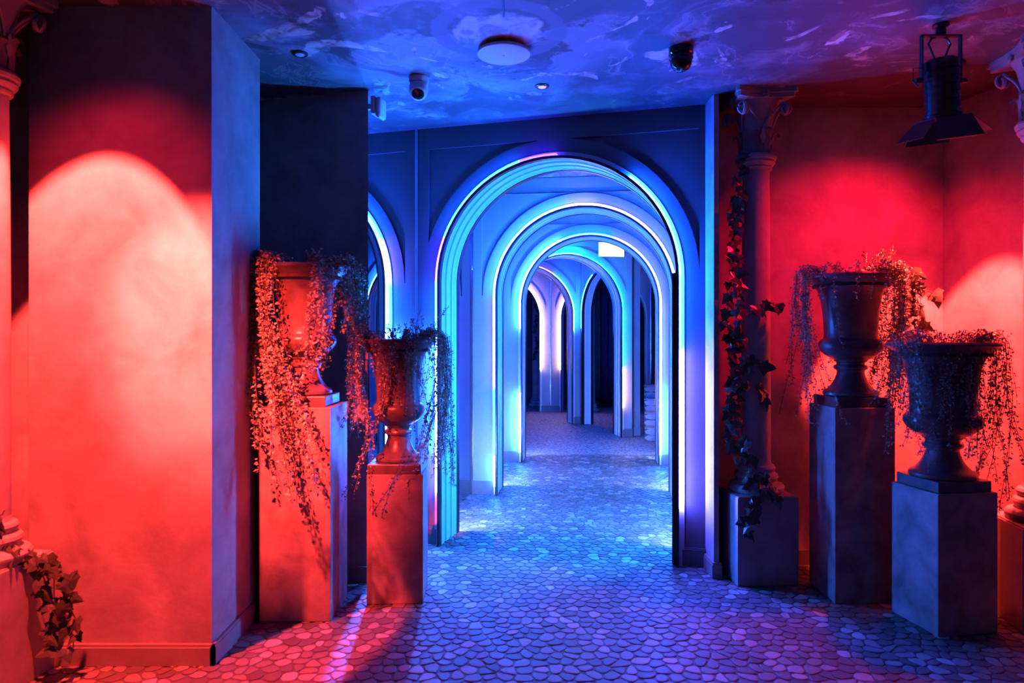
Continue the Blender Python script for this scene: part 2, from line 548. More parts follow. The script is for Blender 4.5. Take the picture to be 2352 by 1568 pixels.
# ------------------------------------------------------------------ the room shell
def mural_mat():
    m, nt, b = new_mat('ceiling_mural')
    tc = node(nt, 'ShaderNodeTexCoord')
    L = nt.links.new
    wv = node(nt, 'ShaderNodeTexNoise')
    wv.inputs['Scale'].default_value = 1.3
    wv.inputs['Detail'].default_value = 3
    L(tc.outputs['Object'], wv.inputs['Vector'])
    mix = node(nt, 'ShaderNodeMix', data_type='RGBA', blend_type='LINEAR_LIGHT')
    mix.inputs['Factor'].default_value = 0.38
    L(tc.outputs['Object'], mix.inputs['A'])
    L(wv.outputs['Color'], mix.inputs['B'])
    # big clouds
    def noise(scale, detail, rough, dist, loc, warped=True):
        n = node(nt, 'ShaderNodeTexNoise')
        n.inputs['Scale'].default_value = scale
        n.inputs['Detail'].default_value = detail
        n.inputs['Roughness'].default_value = rough
        n.inputs['Distortion'].default_value = dist
        mp = node(nt, 'ShaderNodeMapping')
        mp.inputs['Location'].default_value = loc
        L(mix.outputs['Result'] if warped else tc.outputs['Object'], mp.inputs['Vector'])
        L(mp.outputs['Vector'], n.inputs['Vector'])
        return n

    def over(base, mask, col):
        m_ = node(nt, 'ShaderNodeMix', data_type='RGBA')
        L(mask, m_.inputs['Factor'])
        L(base, m_.inputs['A'])
        m_.inputs['B'].default_value = (*col, 1)
        return m_.outputs['Result']

    n1 = noise(1.0, 8, 0.55, 0.6, (0, 0, 0))
    r1 = ramp(nt, [(0.32, (0.07, 0.07, 0.09)), (0.42, (0.15, 0.16, 0.20)), (0.50, (0.27, 0.30, 0.38)), (0.60, (0.33, 0.37, 0.46)), (0.70, (0.50, 0.49, 0.52))])
    L(n1.outputs['Fac'], r1.inputs['Fac'])
    colr = r1.outputs['Color']
    # dark billowing clouds with lit rims
    n4 = noise(1.6, 9, 0.58, 0.7, (2.3, 7.1, 0))
    r4a = ramp(nt, [(0.50, (0, 0, 0)), (0.56, (.85, .85, .85))])
    L(n4.outputs['Fac'], r4a.inputs['Fac'])
    colr = over(colr, r4a.outputs['Color'], (0.085, 0.085, 0.10))
    r4b = ramp(nt, [(0.485, (0, 0, 0)), (0.497, (.38, .38, .38)), (0.505, (0, 0, 0))])
    L(n4.outputs['Fac'], r4b.inputs['Fac'])
    colr = over(colr, r4b.outputs['Color'], (0.62, 0.58, 0.58))
    # brush strokes
    n5 = noise(3.0, 8, 0.6, 1.2, (9.2, 3.3, 0))
    r5a = ramp(nt, [(0.55, (0, 0, 0)), (0.66, (.30, .30, .30))])
    L(n5.outputs['Fac'], r5a.inputs['Fac'])
    colr = over(colr, r5a.outputs['Color'], (0.60, 0.56, 0.55))
    # pale drapery and limbs: curling patches with their own shading
    n2 = noise(1.9, 6, 0.5, 2.6, (0.4, 0.2, 0), False)
    r2 = ramp(nt, [(0.615, (0, 0, 0)), (0.635, (1, 1, 1))])
    L(n2.outputs['Fac'], r2.inputs['Fac'])
    n6 = noise(9.0, 4, 0.5, 1.5, (1, 1, 0), False)
    r6 = ramp(nt, [(0.40, (0.30, 0.22, 0.19)), (0.55, (0.74, 0.64, 0.58)), (0.7, (0.85, 0.80, 0.76))])
    L(n6.outputs['Fac'], r6.inputs['Fac'])
    mx2 = node(nt, 'ShaderNodeMix', data_type='RGBA')
    L(r2.outputs['Color'], mx2.inputs['Factor'])
    L(colr, mx2.inputs['A'])
    L(r6.outputs['Color'], mx2.inputs['B'])
    # dark brown foliage and rock
    n3 = noise(1.9, 10, 0.68, 0.0, (4.3, 1.2, 0), False)
    r3 = ramp(nt, [(0.57, (0, 0, 0)), (0.61, (1, 1, 1))])
    L(n3.outputs['Fac'], r3.inputs['Fac'])
    mx3 = node(nt, 'ShaderNodeMix', data_type='RGBA')
    L(r3.outputs['Color'], mx3.inputs['Factor'])
    L(mx2.outputs['Result'], mx3.inputs['A'])
    mx3.inputs['B'].default_value = (0.09, 0.072, 0.06, 1)
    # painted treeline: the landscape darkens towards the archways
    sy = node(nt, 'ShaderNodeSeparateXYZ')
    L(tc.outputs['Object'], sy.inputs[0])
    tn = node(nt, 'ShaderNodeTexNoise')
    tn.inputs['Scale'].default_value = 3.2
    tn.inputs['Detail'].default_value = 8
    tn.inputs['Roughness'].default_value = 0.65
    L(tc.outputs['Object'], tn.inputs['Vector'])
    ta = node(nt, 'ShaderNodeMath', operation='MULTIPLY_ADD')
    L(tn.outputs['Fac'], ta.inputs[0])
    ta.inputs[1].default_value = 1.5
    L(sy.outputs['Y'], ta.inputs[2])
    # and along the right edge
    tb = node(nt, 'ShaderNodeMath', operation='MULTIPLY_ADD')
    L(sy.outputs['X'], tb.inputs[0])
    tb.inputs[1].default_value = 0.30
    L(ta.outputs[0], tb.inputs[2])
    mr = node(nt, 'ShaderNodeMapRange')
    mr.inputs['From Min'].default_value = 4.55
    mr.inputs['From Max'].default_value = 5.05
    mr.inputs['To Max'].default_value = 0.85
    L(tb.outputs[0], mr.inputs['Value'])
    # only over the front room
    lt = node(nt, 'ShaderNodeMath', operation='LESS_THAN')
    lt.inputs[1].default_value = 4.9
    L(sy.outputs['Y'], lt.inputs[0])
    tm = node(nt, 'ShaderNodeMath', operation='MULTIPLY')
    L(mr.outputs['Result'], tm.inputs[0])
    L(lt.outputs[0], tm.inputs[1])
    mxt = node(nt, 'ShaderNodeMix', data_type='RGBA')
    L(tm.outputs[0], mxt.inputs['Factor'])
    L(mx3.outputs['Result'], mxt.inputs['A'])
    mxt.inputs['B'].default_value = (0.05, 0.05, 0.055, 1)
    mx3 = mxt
    # painted round medallion of pale cloud beside the disc lamp
    def dist(cx, cy, sc, wob):
        mp = node(nt, 'ShaderNodeMapping')
        mp.inputs['Location'].default_value = (-cx, -cy, -CEIL)
        L(tc.outputs['Object'], mp.inputs['Vector'])
        w = node(nt, 'ShaderNodeTexNoise')
        w.inputs['Scale'].default_value = sc
        w.inputs['Detail'].default_value = 4
        L(tc.outputs['Object'], w.inputs['Vector'])
        ml = node(nt, 'ShaderNodeVectorMath', operation='LENGTH')
        L(mp.outputs['Vector'], ml.inputs[0])
        ad = node(nt, 'ShaderNodeMath', operation='MULTIPLY_ADD')
        L(w.outputs['Fac'], ad.inputs[0])
        ad.inputs[1].default_value = wob
        L(ml.outputs['Value'], ad.inputs[2])
        return ad
    d1 = dist(-.06, 3.24, 7, .16)
    r4 = ramp(nt, [(0.0, (1, 1, 1)), (0.265, (1, 1, 1)), (0.285, (0, 0, 0))])
    L(d1.outputs['Value'], r4.inputs['Fac'])
    mx4 = node(nt, 'ShaderNodeMix', data_type='RGBA')
    L(r4.outputs['Color'], mx4.inputs['Factor'])
    L(mx3.outputs['Result'], mx4.inputs['A'])
    r7 = ramp(nt, [(0.40, (0.40, 0.36, 0.38)), (0.50, (0.70, 0.64, 0.63)), (0.6, (0.80, 0.74, 0.73))])
    L(n6.outputs['Fac'], r7.inputs['Fac'])
    L(r7.outputs['Color'], mx4.inputs['B'])
    d2 = dist(-.06, 3.24, 11, .05)
    r5 = ramp(nt, [(0.255, (0, 0, 0)), (0.27, (.8, .8, .8)), (0.335, (.8, .8, .8)), (0.345, (.0, .0, .0))])
    L(d2.outputs['Value'], r5.inputs['Fac'])
    mx5 = node(nt, 'ShaderNodeMix', data_type='RGBA')
    L(r5.outputs['Color'], mx5.inputs['Factor'])
    L(mx4.outputs['Result'], mx5.inputs['A'])
    mx5.inputs['B'].default_value = (0.20, 0.21, 0.27, 1)
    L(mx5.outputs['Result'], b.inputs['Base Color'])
    b.inputs['Roughness'].default_value = 0.55
    return m


mural = mural_mat()
bm = bmesh.new()
add_box(bm, -4.2, 4.6, -1.0, 16.5, CEIL, CEIL + .05)
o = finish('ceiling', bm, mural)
tag(o, 'painted sky mural with clouds covering the ceiling', None, None, 'structure')

# left lit pillar
bm = bmesh.new()
add_box(bm, -2.07, -1.287, 2.985, 3.555, 0, CEIL)
o = tag(finish('wall_left_pillar', bm, plaster), 'broad plaster pillar washed by the red spotlight', kind='structure')
bm = bmesh.new()
for (x0, x1, y0, y1) in ((-2.085, -1.269, 2.967, 2.985), (-1.287, -1.269, 2.967, 3.555)):
    add_box(bm, x0, x1, y0, y1, 0, .078)
    add_box(bm, x0 + .004, x1 - .004, y0 + .006, y1, .078, .09)
tag(finish('baseboard_left_pillar', bm, base_paint), kind='structure')
# recess left of the pillar and the far left wall
wall_slab('wall_left_recess', (-2.9, 3.32), (-2.07, 3.32), .1, 0, CEIL, plaster)
wall_slab('wall_left', (-2.75, -.6), (-2.75, 3.32), .1, 0, CEIL, plaster)
# dark wall behind the left vases, with a free end on its right
bm = bmesh.new()
kp = [(-1.95, 4.29), (-.825, 3.995), (-.865, 4.10), (-1.95, 4.39)]
lo = [bm.verts.new((x, y, 0)) for x, y in kp]
hi = [bm.verts.new((x, y, CEIL)) for x, y in kp]
for k in range(4):
    bm.faces.new((lo[k], lo[(k + 1) % 4], hi[(k + 1) % 4], hi[k]))
bm.faces.new(list(reversed(lo)))
bm.faces.new(hi)
tag(finish('wall_left_back', bm, plaster), kind='structure')
wall_slab('wall_left_return', (-1.95, 3.5), (-1.95, 4.35), .05, 0, CEIL, plaster)
o = box_obj('baseboard_left_back', 0, 1.172, -.018, 0, 0, .09, base_paint)
o.location = (-1.95, 4.29, 0)
o.rotation_euler = (0, 0, math.atan2(-.30, 1.135))
o['kind'] = 'structure'
# right corner
wall_slab('wall_right_back', (1.25, 4.31), (2.66, 4.30), .1, 0, CEIL, plaster)
wall_slab('wall_right', (2.66, 4.31), (3.9, -.1), .1, 0, CEIL, plaster)
o = box_obj('baseboard_right_back', 0, 1.40, -.018, 0, 0, .09, base_paint)
o.location = (1.25, 4.31, 0)
o['kind'] = 'structure'
o = box_obj('baseboard_right', 0.03, 4.4, -.018, 0, 0, .09, base_paint)
o.location = (2.66, 4.31, 0)
o.rotation_euler = (0, 0, math.atan2(-4.41, 1.24))
o['kind'] = 'structure'
# short return wall beside the front archway, screening the column
bm = bmesh.new()
add_box(bm, 1.178, 1.208, 4.065, 4.27, 0, CEIL)
tag(finish('wall_arch_return', bm, plaster), kind='structure')
bm = bmesh.new()
add_box(bm, 1.164, 1.222, 4.047, 4.25, 0, .078)
add_box(bm, 1.168, 1.218, 4.052, 4.25, .078, .09)
tag(finish('baseboard_arch_return', bm, base_paint), kind='structure')
# outer walls round the maze
wall_slab('wall_far', (-3.6, 15.6), (3.8, 15.6), .1, 0, CEIL, dark_wall)
wall_slab('wall_far_left', (-3.6, 4.4), (-3.6, 15.6), .1, 0, CEIL, dark_wall)
wall_slab('wall_far_right', (3.7, 15.6), (3.7, 4.45), .1, 0, CEIL, dark_wall)
wall_slab('wall_maze_right_far', (3.4, 11.6), (3.3, 7.7), .05, 0, CEIL, dark_wall)

# ------------------------------------------------------------------ pebble floor
def pebble_mat():
    m, nt, b = new_mat('pebble_stone')
    at = node(nt, 'ShaderNodeAttribute', attribute_name='tone')
    tc = node(nt, 'ShaderNodeTexCoord')
    nz = node(nt, 'ShaderNodeTexNoise')
    nz.inputs['Scale'].default_value = 55
    nz.inputs['Detail'].default_value = 4
    nt.links.new(tc.outputs['Object'], nz.inputs['Vector'])
    r = ramp(nt, [(0.0, (0.10, 0.096, 0.093)), (0.35, (0.16, 0.154, 0.148)), (0.8, (0.25, 0.24, 0.232)), (1.0, (0.50, 0.485, 0.47))])
    nt.links.new(at.outputs['Fac'], r.inputs['Fac'])
    mx = node(nt, 'ShaderNodeMix', data_type='RGBA', blend_type='MULTIPLY')
    mx.inputs['Factor'].default_value = 0.35
    nt.links.new(r.outputs['Color'], mx.inputs['A'])
    nt.links.new(nz.outputs['Fac'], mx.inputs['B'])
    nt.links.new(mx.outputs['Result'], b.inputs['Base Color'])
    b.inputs['Roughness'].default_value = 0.5
    return m


def far_floor_mat():
    m, nt, b = new_mat('grout_and_far_pebbles')
    tc = node(nt, 'ShaderNodeTexCoord')
    vo = node(nt, 'ShaderNodeTexVoronoi')
    vo.inputs['Scale'].default_value = 17
    nt.links.new(tc.outputs['Object'], vo.inputs['Vector'])
    v2 = node(nt, 'ShaderNodeTexVoronoi', feature='DISTANCE_TO_EDGE')
    v2.inputs['Scale'].default_value = 17
    nt.links.new(tc.outputs['Object'], v2.inputs['Vector'])
    r = ramp(nt, [(0.0, (0.17, 0.16, 0.15)), (0.06, (0.20, 0.19, 0.18)), (0.12, (0.44, 0.42, 0.40)), (1.0, (0.52, 0.5, 0.47))])
    nt.links.new(v2.outputs['Distance'], r.inputs['Fac'])
    # plain grout under the laid pebbles, printed pebbles beyond them
    sx = node(nt, 'ShaderNodeSeparateXYZ')
    nt.links.new(tc.outputs['Object'], sx.inputs[0])
    gt = node(nt, 'ShaderNodeMath', operation='GREATER_THAN')
    gt.inputs[1].default_value = 8.3
    nt.links.new(sx.outputs['Y'], gt.inputs[0])
    mx = node(nt, 'ShaderNodeMix', data_type='RGBA')
    nt.links.new(gt.outputs[0], mx.inputs['Factor'])
    mx.inputs['A'].default_value = (0.085, 0.08, 0.077, 1)
    nt.links.new(r.outputs['Color'], mx.inputs['B'])
    nt.links.new(mx.outputs['Result'], b.inputs['Base Color'])
    b.inputs['Roughness'].default_value = 0.6
    return m


pebble_m = pebble_mat()
bm = bmesh.new()
add_box(bm, -4.2, 4.6, -1.0, 16.5, -.06, -.0035)
floor = tag(finish('floor', bm, far_floor_mat()), 'floor paved with pale pebbles set in darker grout', kind='structure')


def clip_poly(poly, px, py, qx, qy):
    """keep the side of the bisector of p and q that is nearer p"""
    mx_, my_ = (px + qx) / 2, (py + qy) / 2
    nx_, ny_ = qx - px, qy - py
    out = []
    n = len(poly)
    for i in range(n):
        ax, ay = poly[i]
        bx_, by_ = poly[(i + 1) % n]
        da = (ax - mx_) * nx_ + (ay - my_) * ny_
        db = (bx_ - mx_) * nx_ + (by_ - my_) * ny_
        if da <= 0:
            out.append((ax, ay))
        if (da < 0 < db) or (db < 0 < da):
            t = da / (da - db)
            out.append((ax + t * (bx_ - ax), ay + t * (by_ - ay)))
    return out


S = 0.064
rg = random.Random(3)
seeds = {}
def wanted(x, y):
    if 2.62 <= y < 5.2:
        return abs(x) < 0.80 * y + .15 and -2.75 < x < 2.9
    if 5.2 <= y < 8.35:
        return -.75 < x < 1.95
    return False
for j in range(int(2.5 / S), int(8.5 / S) + 1):
    for i in range(int(-3.0 / S), int(3.1 / S) + 1):
        ox = (j % 2) * .5
        seeds[(i, j)] = ((i + ox + rg.uniform(-.36, .36)) * S, (j + rg.uniform(-.36, .36)) * S, rg.random())
cells = []
for (i, j), (px, py, tone) in seeds.items():
    if not wanted(px, py):
        continue
    poly = [(px - S * 1.3, py - S * 1.3), (px + S * 1.3, py - S * 1.3), (px + S * 1.3, py + S * 1.3), (px - S * 1.3, py + S * 1.3)]
    for dj in (-2, -1, 0, 1, 2):
        for di in (-2, -1, 0, 1, 2):
            if (di or dj) and (i + di, j + dj) in seeds:
                q = seeds[(i + di, j + dj)]
                poly = clip_poly(poly, px, py, q[0], q[1])
    cells.append((px, py, poly, tone))


def pebble_geo(px, py, poly, tone, V, F, T, ox=0, oy=0):
    cx = sum(p[0] for p in poly) / len(poly)
    cy = sum(p[1] for p in poly) / len(poly)
    # round the corners: resample as mid and cut points, then shrink
    pts = []
    n = len(poly)
    for k in range(n):
        a, b_ = poly[k], poly[(k + 1) % n]
        if math.hypot(a[0] - b_[0], a[1] - b_[1]) < .004:
            continue
        pts.append((a[0] * .72 + b_[0] * .28, a[1] * .72 + b_[1] * .28))
        pts.append((a[0] * .28 + b_[0] * .72, a[1] * .28 + b_[1] * .72))
    base = len(V)
    n = len(pts)
    g = .0042
    hz = rg.uniform(-.0006, .0008)
    for sc_, z in ((1.0, -.006), (1.0, -.0008 + hz), (.84, .0004 + hz)):
        for x, y in pts:
            d = math.hypot(x - cx, y - cy)
            k = max(.3, (d - g) / d) * sc_
            V.append((cx + (x - cx) * k - ox, cy + (y - cy) * k - oy, z))
    for r in range(2):
        for k in range(n):
            a, b_ = base + r * n + k, base + r * n + (k + 1) % n
            F.append((a, b_, b_ + n, a + n))
            T.append(tone)
    F.append(tuple(base + 2 * n + k for k in range(n)))
    T.append(tone)


def tone_mesh(name, V, F, T):
    me = bpy.data.meshes.new(name)
    me.from_pydata(V, [], F)
    at = me.attributes.new('tone', 'FLOAT', 'FACE')
    at.data.foreach_set('value', T)
    me.update()
    return me


def shown_px(c):
    x, y = c[0], c[1]
    if y < 2.86 or abs(x) > .72 * y:
        return 0
    if x < -1.25 and y > 2.95:
        return 0
    if x < -.45 and y > 3.42 or x > 1.55 and y > 3.2:
        return 0
    return 1.0 / (y * y * y)


order = sorted(range(len(cells)), key=lambda k: -shown_px(cells[k]))
solo = set(order[:300])
V, F, T = [], [], []
for k, (px, py, poly, tone) in enumerate(cells):
    if len(poly) < 3:
        continue
    if k in solo:
        v, f, t = [], [], []
        pebble_geo(px, py, poly, tone, v, f, t, px, py)
        o = link('pebble', tone_mesh('pebble', v, f, t), pebble_m, floor)
        o.location = (px, py, 0)
    else:
        pebble_geo(px, py, poly, tone, V, F, T)
o = link('pebbles_beyond', tone_mesh('pebbles_beyond', V, F, T), pebble_m, floor)
o['kind'] = 'stuff'

# ------------------------------------------------------------------ plinths, urns
def plinth(name_label, corner, s, rot, h, slab=.055, d=None):
    """corner = front left corner; rot = turn of the front edge"""
    d = d or s
    c = Vector((corner[0], corner[1])) + Matrix.Rotation(rot, 2) @ Vector((s / 2, d / 2))
    t = thing('display_plinth', name_label, 'plinth', (c.x, c.y, 0), rot, 'tall plinths under the urns')
    box_obj('body', -s / 2, s / 2, -d / 2, d / 2, 0, h, plinth_paint, t, .004)
    return t, c


URN = [(0.0, 0.0), (.128, 0.0), (.136, .008), (.136, .020), (.128, .030), (.112, .038), (.094, .060), (.080, .085), (.070, .112), (.066, .130),
       (.070, .140), (.080, .146), (.084, .156), (.080, .166), (.068, .172), (.070, .182), (.080, .188), (.082, .196),
       (.098, .204), (.125, .222), (.148, .246), (.158, .270), (.156, .292), (.146, .306), (.134, .312), (.130, .322),
       (.131, .36), (.134, .42), (.140, .48), (.149, .54), (.164, .58), (.188, .612), (.214, .632), (.226, .642), (.228, .652), (.222, .660), (.206, .662),
       (.196, .654), (.150, .60), (.0, .595)]


def urn(label, c, z, sx=1.0, rot=0.0):
    t = thing('garden_urn', label, 'urn', (c.x, c.y, z), rot, 'footed urns on plinths')
    box_obj('square_foot', -.142, .142, -.142, .142, 0, .052, urn_paint, t, .004)
    prof = [(r * sx, zz + .052) for r, zz in URN]
    cut = 19
    o = lathe_obj('pedestal_foot', prof[:cut + 1], urn_paint, t, 44, 35)
    o = lathe_obj('bowl', prof[cut:-2], urn_paint, t, 52, 35)
    lathe_obj('soil', [(0.001, .64), (.19 * sx, .645), (.186 * sx, .66), (0.001, .668)], soil_m, t, 28)
    return t


# leaves ------------------------------------------------------------
def add_leaf(V, F, p, d, nrm, ln, wd):
    d = d.normalized()
    s = d.cross(nrm)
    if s.length < 1e-4:
        s = d.cross(Vector((1, .2, .3)))
    s.normalize()
    nn = s.cross(d).normalized()
    b = len(V)
    V += [p, p + d * ln * .45 + s * wd * .5 + nn * ln * .12, p + d * ln, p + d * ln * .45 - s * wd * .5 + nn * ln * .12]
    F += [(b, b + 1, b + 2), (b, b + 2, b + 3)]


def strand(rg, parent, R, zr, th, length, out, leaf, spacing, sway=.02, startr=.55):
    """a trailing stem of a plant: rises over the rim at angle th, then hangs"""
    pts = []
    dirv = Vector((math.cos(th), math.sin(th), 0))
    side = Vector((-math.sin(th), math.cos(th), 0))
    lift = rg.uniform(.015, .07)
    pts.append(dirv * R * startr + Vector((0, 0, zr - .01)))
    pts.append(dirv * R * .8 + Vector((0, 0, zr + lift * .8)))
    pts.append(dirv * (R + .35 * out) + Vector((0, 0, zr + lift)))
    pts.append(dirv * (R + .85 * out) + Vector((0, 0, zr + lift * .2)))
    x, z, sd = R + out, zr - .04, 0.0
    vx, vs = rg.uniform(-.1, .1), rg.uniform(-.22, .22)
    n = max(2, int(length / .05))
    for k in range(n):
        x += vx * .05 * .5 - (.006 if k > 3 and x > R * .75 else 0)
        sd += vs * .05
        vs += rg.uniform(-.16, .16)
        vx += rg.uniform(-.12, .12)
        z -= .05
        pts.append(dirv * x + side * sd + Vector((0, 0, z)))
    bm = bmesh.new()
    tube(bm, pts, .0016, 3, False)
    st = finish('trailing_stem', bm, stem_m, parent, True)
    V, F = [], []
    for a, b in zip(pts, pts[1:]):
        seg = (b - a).length
        m = max(1, int(seg / spacing))
        for k in range(m):
            p = a.lerp(b, (k + rg.random()) / m)
            for _ in range(2):
                d = Vector((rg.uniform(-1, 1), rg.uniform(-1, 1), rg.uniform(-.9, .35)))
                nr = Vector((rg.uniform(-1, 1), rg.uniform(-1, 1), rg.uniform(0, 1)))
                ln = leaf * rg.uniform(.7, 1.35)
                off = d.normalized() * leaf * rg.uniform(.1, .7)
                add_leaf(V, F, p + off, d, nr, ln, ln * .62)
    me = bpy.data.meshes.new('leaves')
    me.from_pydata([tuple(v) for v in V], [], F)
    o = link('leaves', me, leaf_small, st)
    o['kind'] = 'stuff'
    return st


def plant(label, c, z, groups, leaf=.017, seed=1, R=.225, group='trailing plants in the urns'):
    rg = random.Random(seed)
    t = thing('trailing_plant', label, 'plant', (c.x, c.y, z), 0, group)
    for (a0, a1, n, l0, l1, out, sp) in groups:
        for k in range(n):
            th = math.radians(rg.uniform(a0, a1))
            strand(rg, t, R, 0.0, th, rg.uniform(l0, l1), rg.uniform(*out), leaf, sp)
    return t


def tufts(t, seed, n, R, h0, h1, leaf, a0=0, a1=360):
    """short upright sprigs above the rim"""
    rg = random.Random(seed)
    for k in range(n):
        th = math.radians(rg.uniform(a0, a1))
        r = R * rg.uniform(.35, 1.0)
        p = Vector((r * math.cos(th), r * math.sin(th), -.02))
        lean = Vector((math.cos(th) * rg.uniform(0, .6), math.sin(th) * rg.uniform(0, .6), 1))
        h = rg.uniform(h0, h1)
        pts = [p, p + lean * h * .5, p + lean * h + Vector((rg.uniform(-.02, .02), rg.uniform(-.02, .02), -.01))]
        bm = bmesh.new()
        tube(bm, pts, .0014, 3, False)
        st = finish('upright_sprig', bm, stem_m, t, True)
        V, F = [], []
        for q in range(int(h / .005)):
            pp = pts[0].lerp(pts[1], rg.random()) if rg.random() < .4 else pts[1].lerp(pts[2], rg.random())
            d = Vector((rg.uniform(-1, 1), rg.uniform(-1, 1), rg.uniform(-.2, 1)))
            nr = Vector((rg.uniform(-1, 1), rg.uniform(-1, 1), rg.uniform(0, 1)))
            ln = leaf * rg.uniform(.7, 1.3)
            add_leaf(V, F, pp + d * leaf * .3, d, nr, ln, ln * .6)
        me = bpy.data.meshes.new('leaves')
        me.from_pydata([tuple(v) for v in V], [], F)
        o = link('leaves', me, leaf_small, st)
        o['kind'] = 'stuff'


# left pair
t, c = plinth('taller red-lit plinth on the left, beside the broad pillar', (-1.246, 3.43), .352, 0.0, 1.055)
cL1 = c
urn('bronze urn on the taller left plinth with a long curtain of leaves', c, 1.055, 1.0)
zt = 1.055 + .052 + .655
p = plant('dense trailing plant spilling far down the left side of the taller left plinth', c, zt, [
    (188, 232, 26, .85, 1.15, (.0, .05), .0095),
    (198, 250, 12, .55, 1.0, (.0, .05), .0095),
    (180, 260, 8, .2, .5, (.0, .05), .010),
    (296, 330, 12, .35, .62, (.0, .06), .010),
    (330, 380, 14, .12, .42, (.02, .08), .010),
    (0, 60, 6, .1, .3, (.0, .05), .011)], .0185, 11)
tufts(p, 21, 26, .22, .05, .11, .015)

t, c = plinth('shorter left plinth at the foot of the front archway', (-.763, 3.654), .295, math.radians(2.0), .68)
cL2 = c
urn('dark urn on the shorter left plinth before the front archway', c, .68, .90)
zt = .68 + .052 + .655
p = plant('trailing plant in front of the archway, half lit red and half blue', c, zt, [
    (180, 226, 20, .25, .58, (.0, .07), .0105),
    (318, 375, 30, .45, .86, (.02, .09), .0105),
    (262, 276, 4, .75, .92, (-.04, .0), .014),
    (230, 320, 14, .1, .4, (-.03, .03), .011),
    (20, 90, 6, .1, .3, (.0, .05), .012)], .0135, 12, R=.205)
tufts(p, 22, 22, .2, .05, .12, .014)
tufts(p, 32, 6, .2, .14, .22, .012, -30, 40)

# right pair
t, c = plinth('taller dark plinth on the right with a thin blue edge', (1.700, 3.666), .318, 0.0, 1.03)
cR1 = c
urn('urn with a bulging belly on the taller right plinth', c, 1.03, 1.04)
zt = 1.03 + .052 + .655
p = plant('plant on the taller right urn, brightly lit on its right side', c, zt, [
    (172, 200, 13, .45, .8, (.02, .08), .010),
    (160, 230, 6, .1, .4, (.02, .07), .012),
    (-35, 45, 42, .35, .80, (.0, .10), .0085),
    (300, 340, 20, .2, .75, (.0, .05), .009),
    (230, 300, 5, .04, .12, (.0, .03), .012)], .0142, 13, R=.235)
tufts(p, 23, 26, .22, .05, .10, .015)
tufts(p, 33, 9, .22, .12, .2, .015, -30, 30)

t, c = plinth('shorter right plinth whose left face is lit blue', (1.992, 3.256), .318, math.radians(9.0), .665)
cR2 = c
urn('wide-rimmed urn on the shorter right plinth with the blue face', c, .665, 1.10, math.radians(9.0))
zt = .665 + .052 + .655
p = plant('dark plant draped all over the wide-rimmed urn', c, zt, [
    (190, 350, 34, .2, .58, (-.10, -.02), .0125),
    (185, 222, 10, .3, .6, (.0, .04), .0125),
    (-14, 12, 12, .6, .88, (.02, .07), .011),
    (-30, 40, 8, .15, .5, (.0, .06), .013),
    (60, 180, 8, .08, .3, (.0, .04), .013)], .0138, 14, R=.25)
tufts(p, 24, 30, .25, .04, .09, .015)

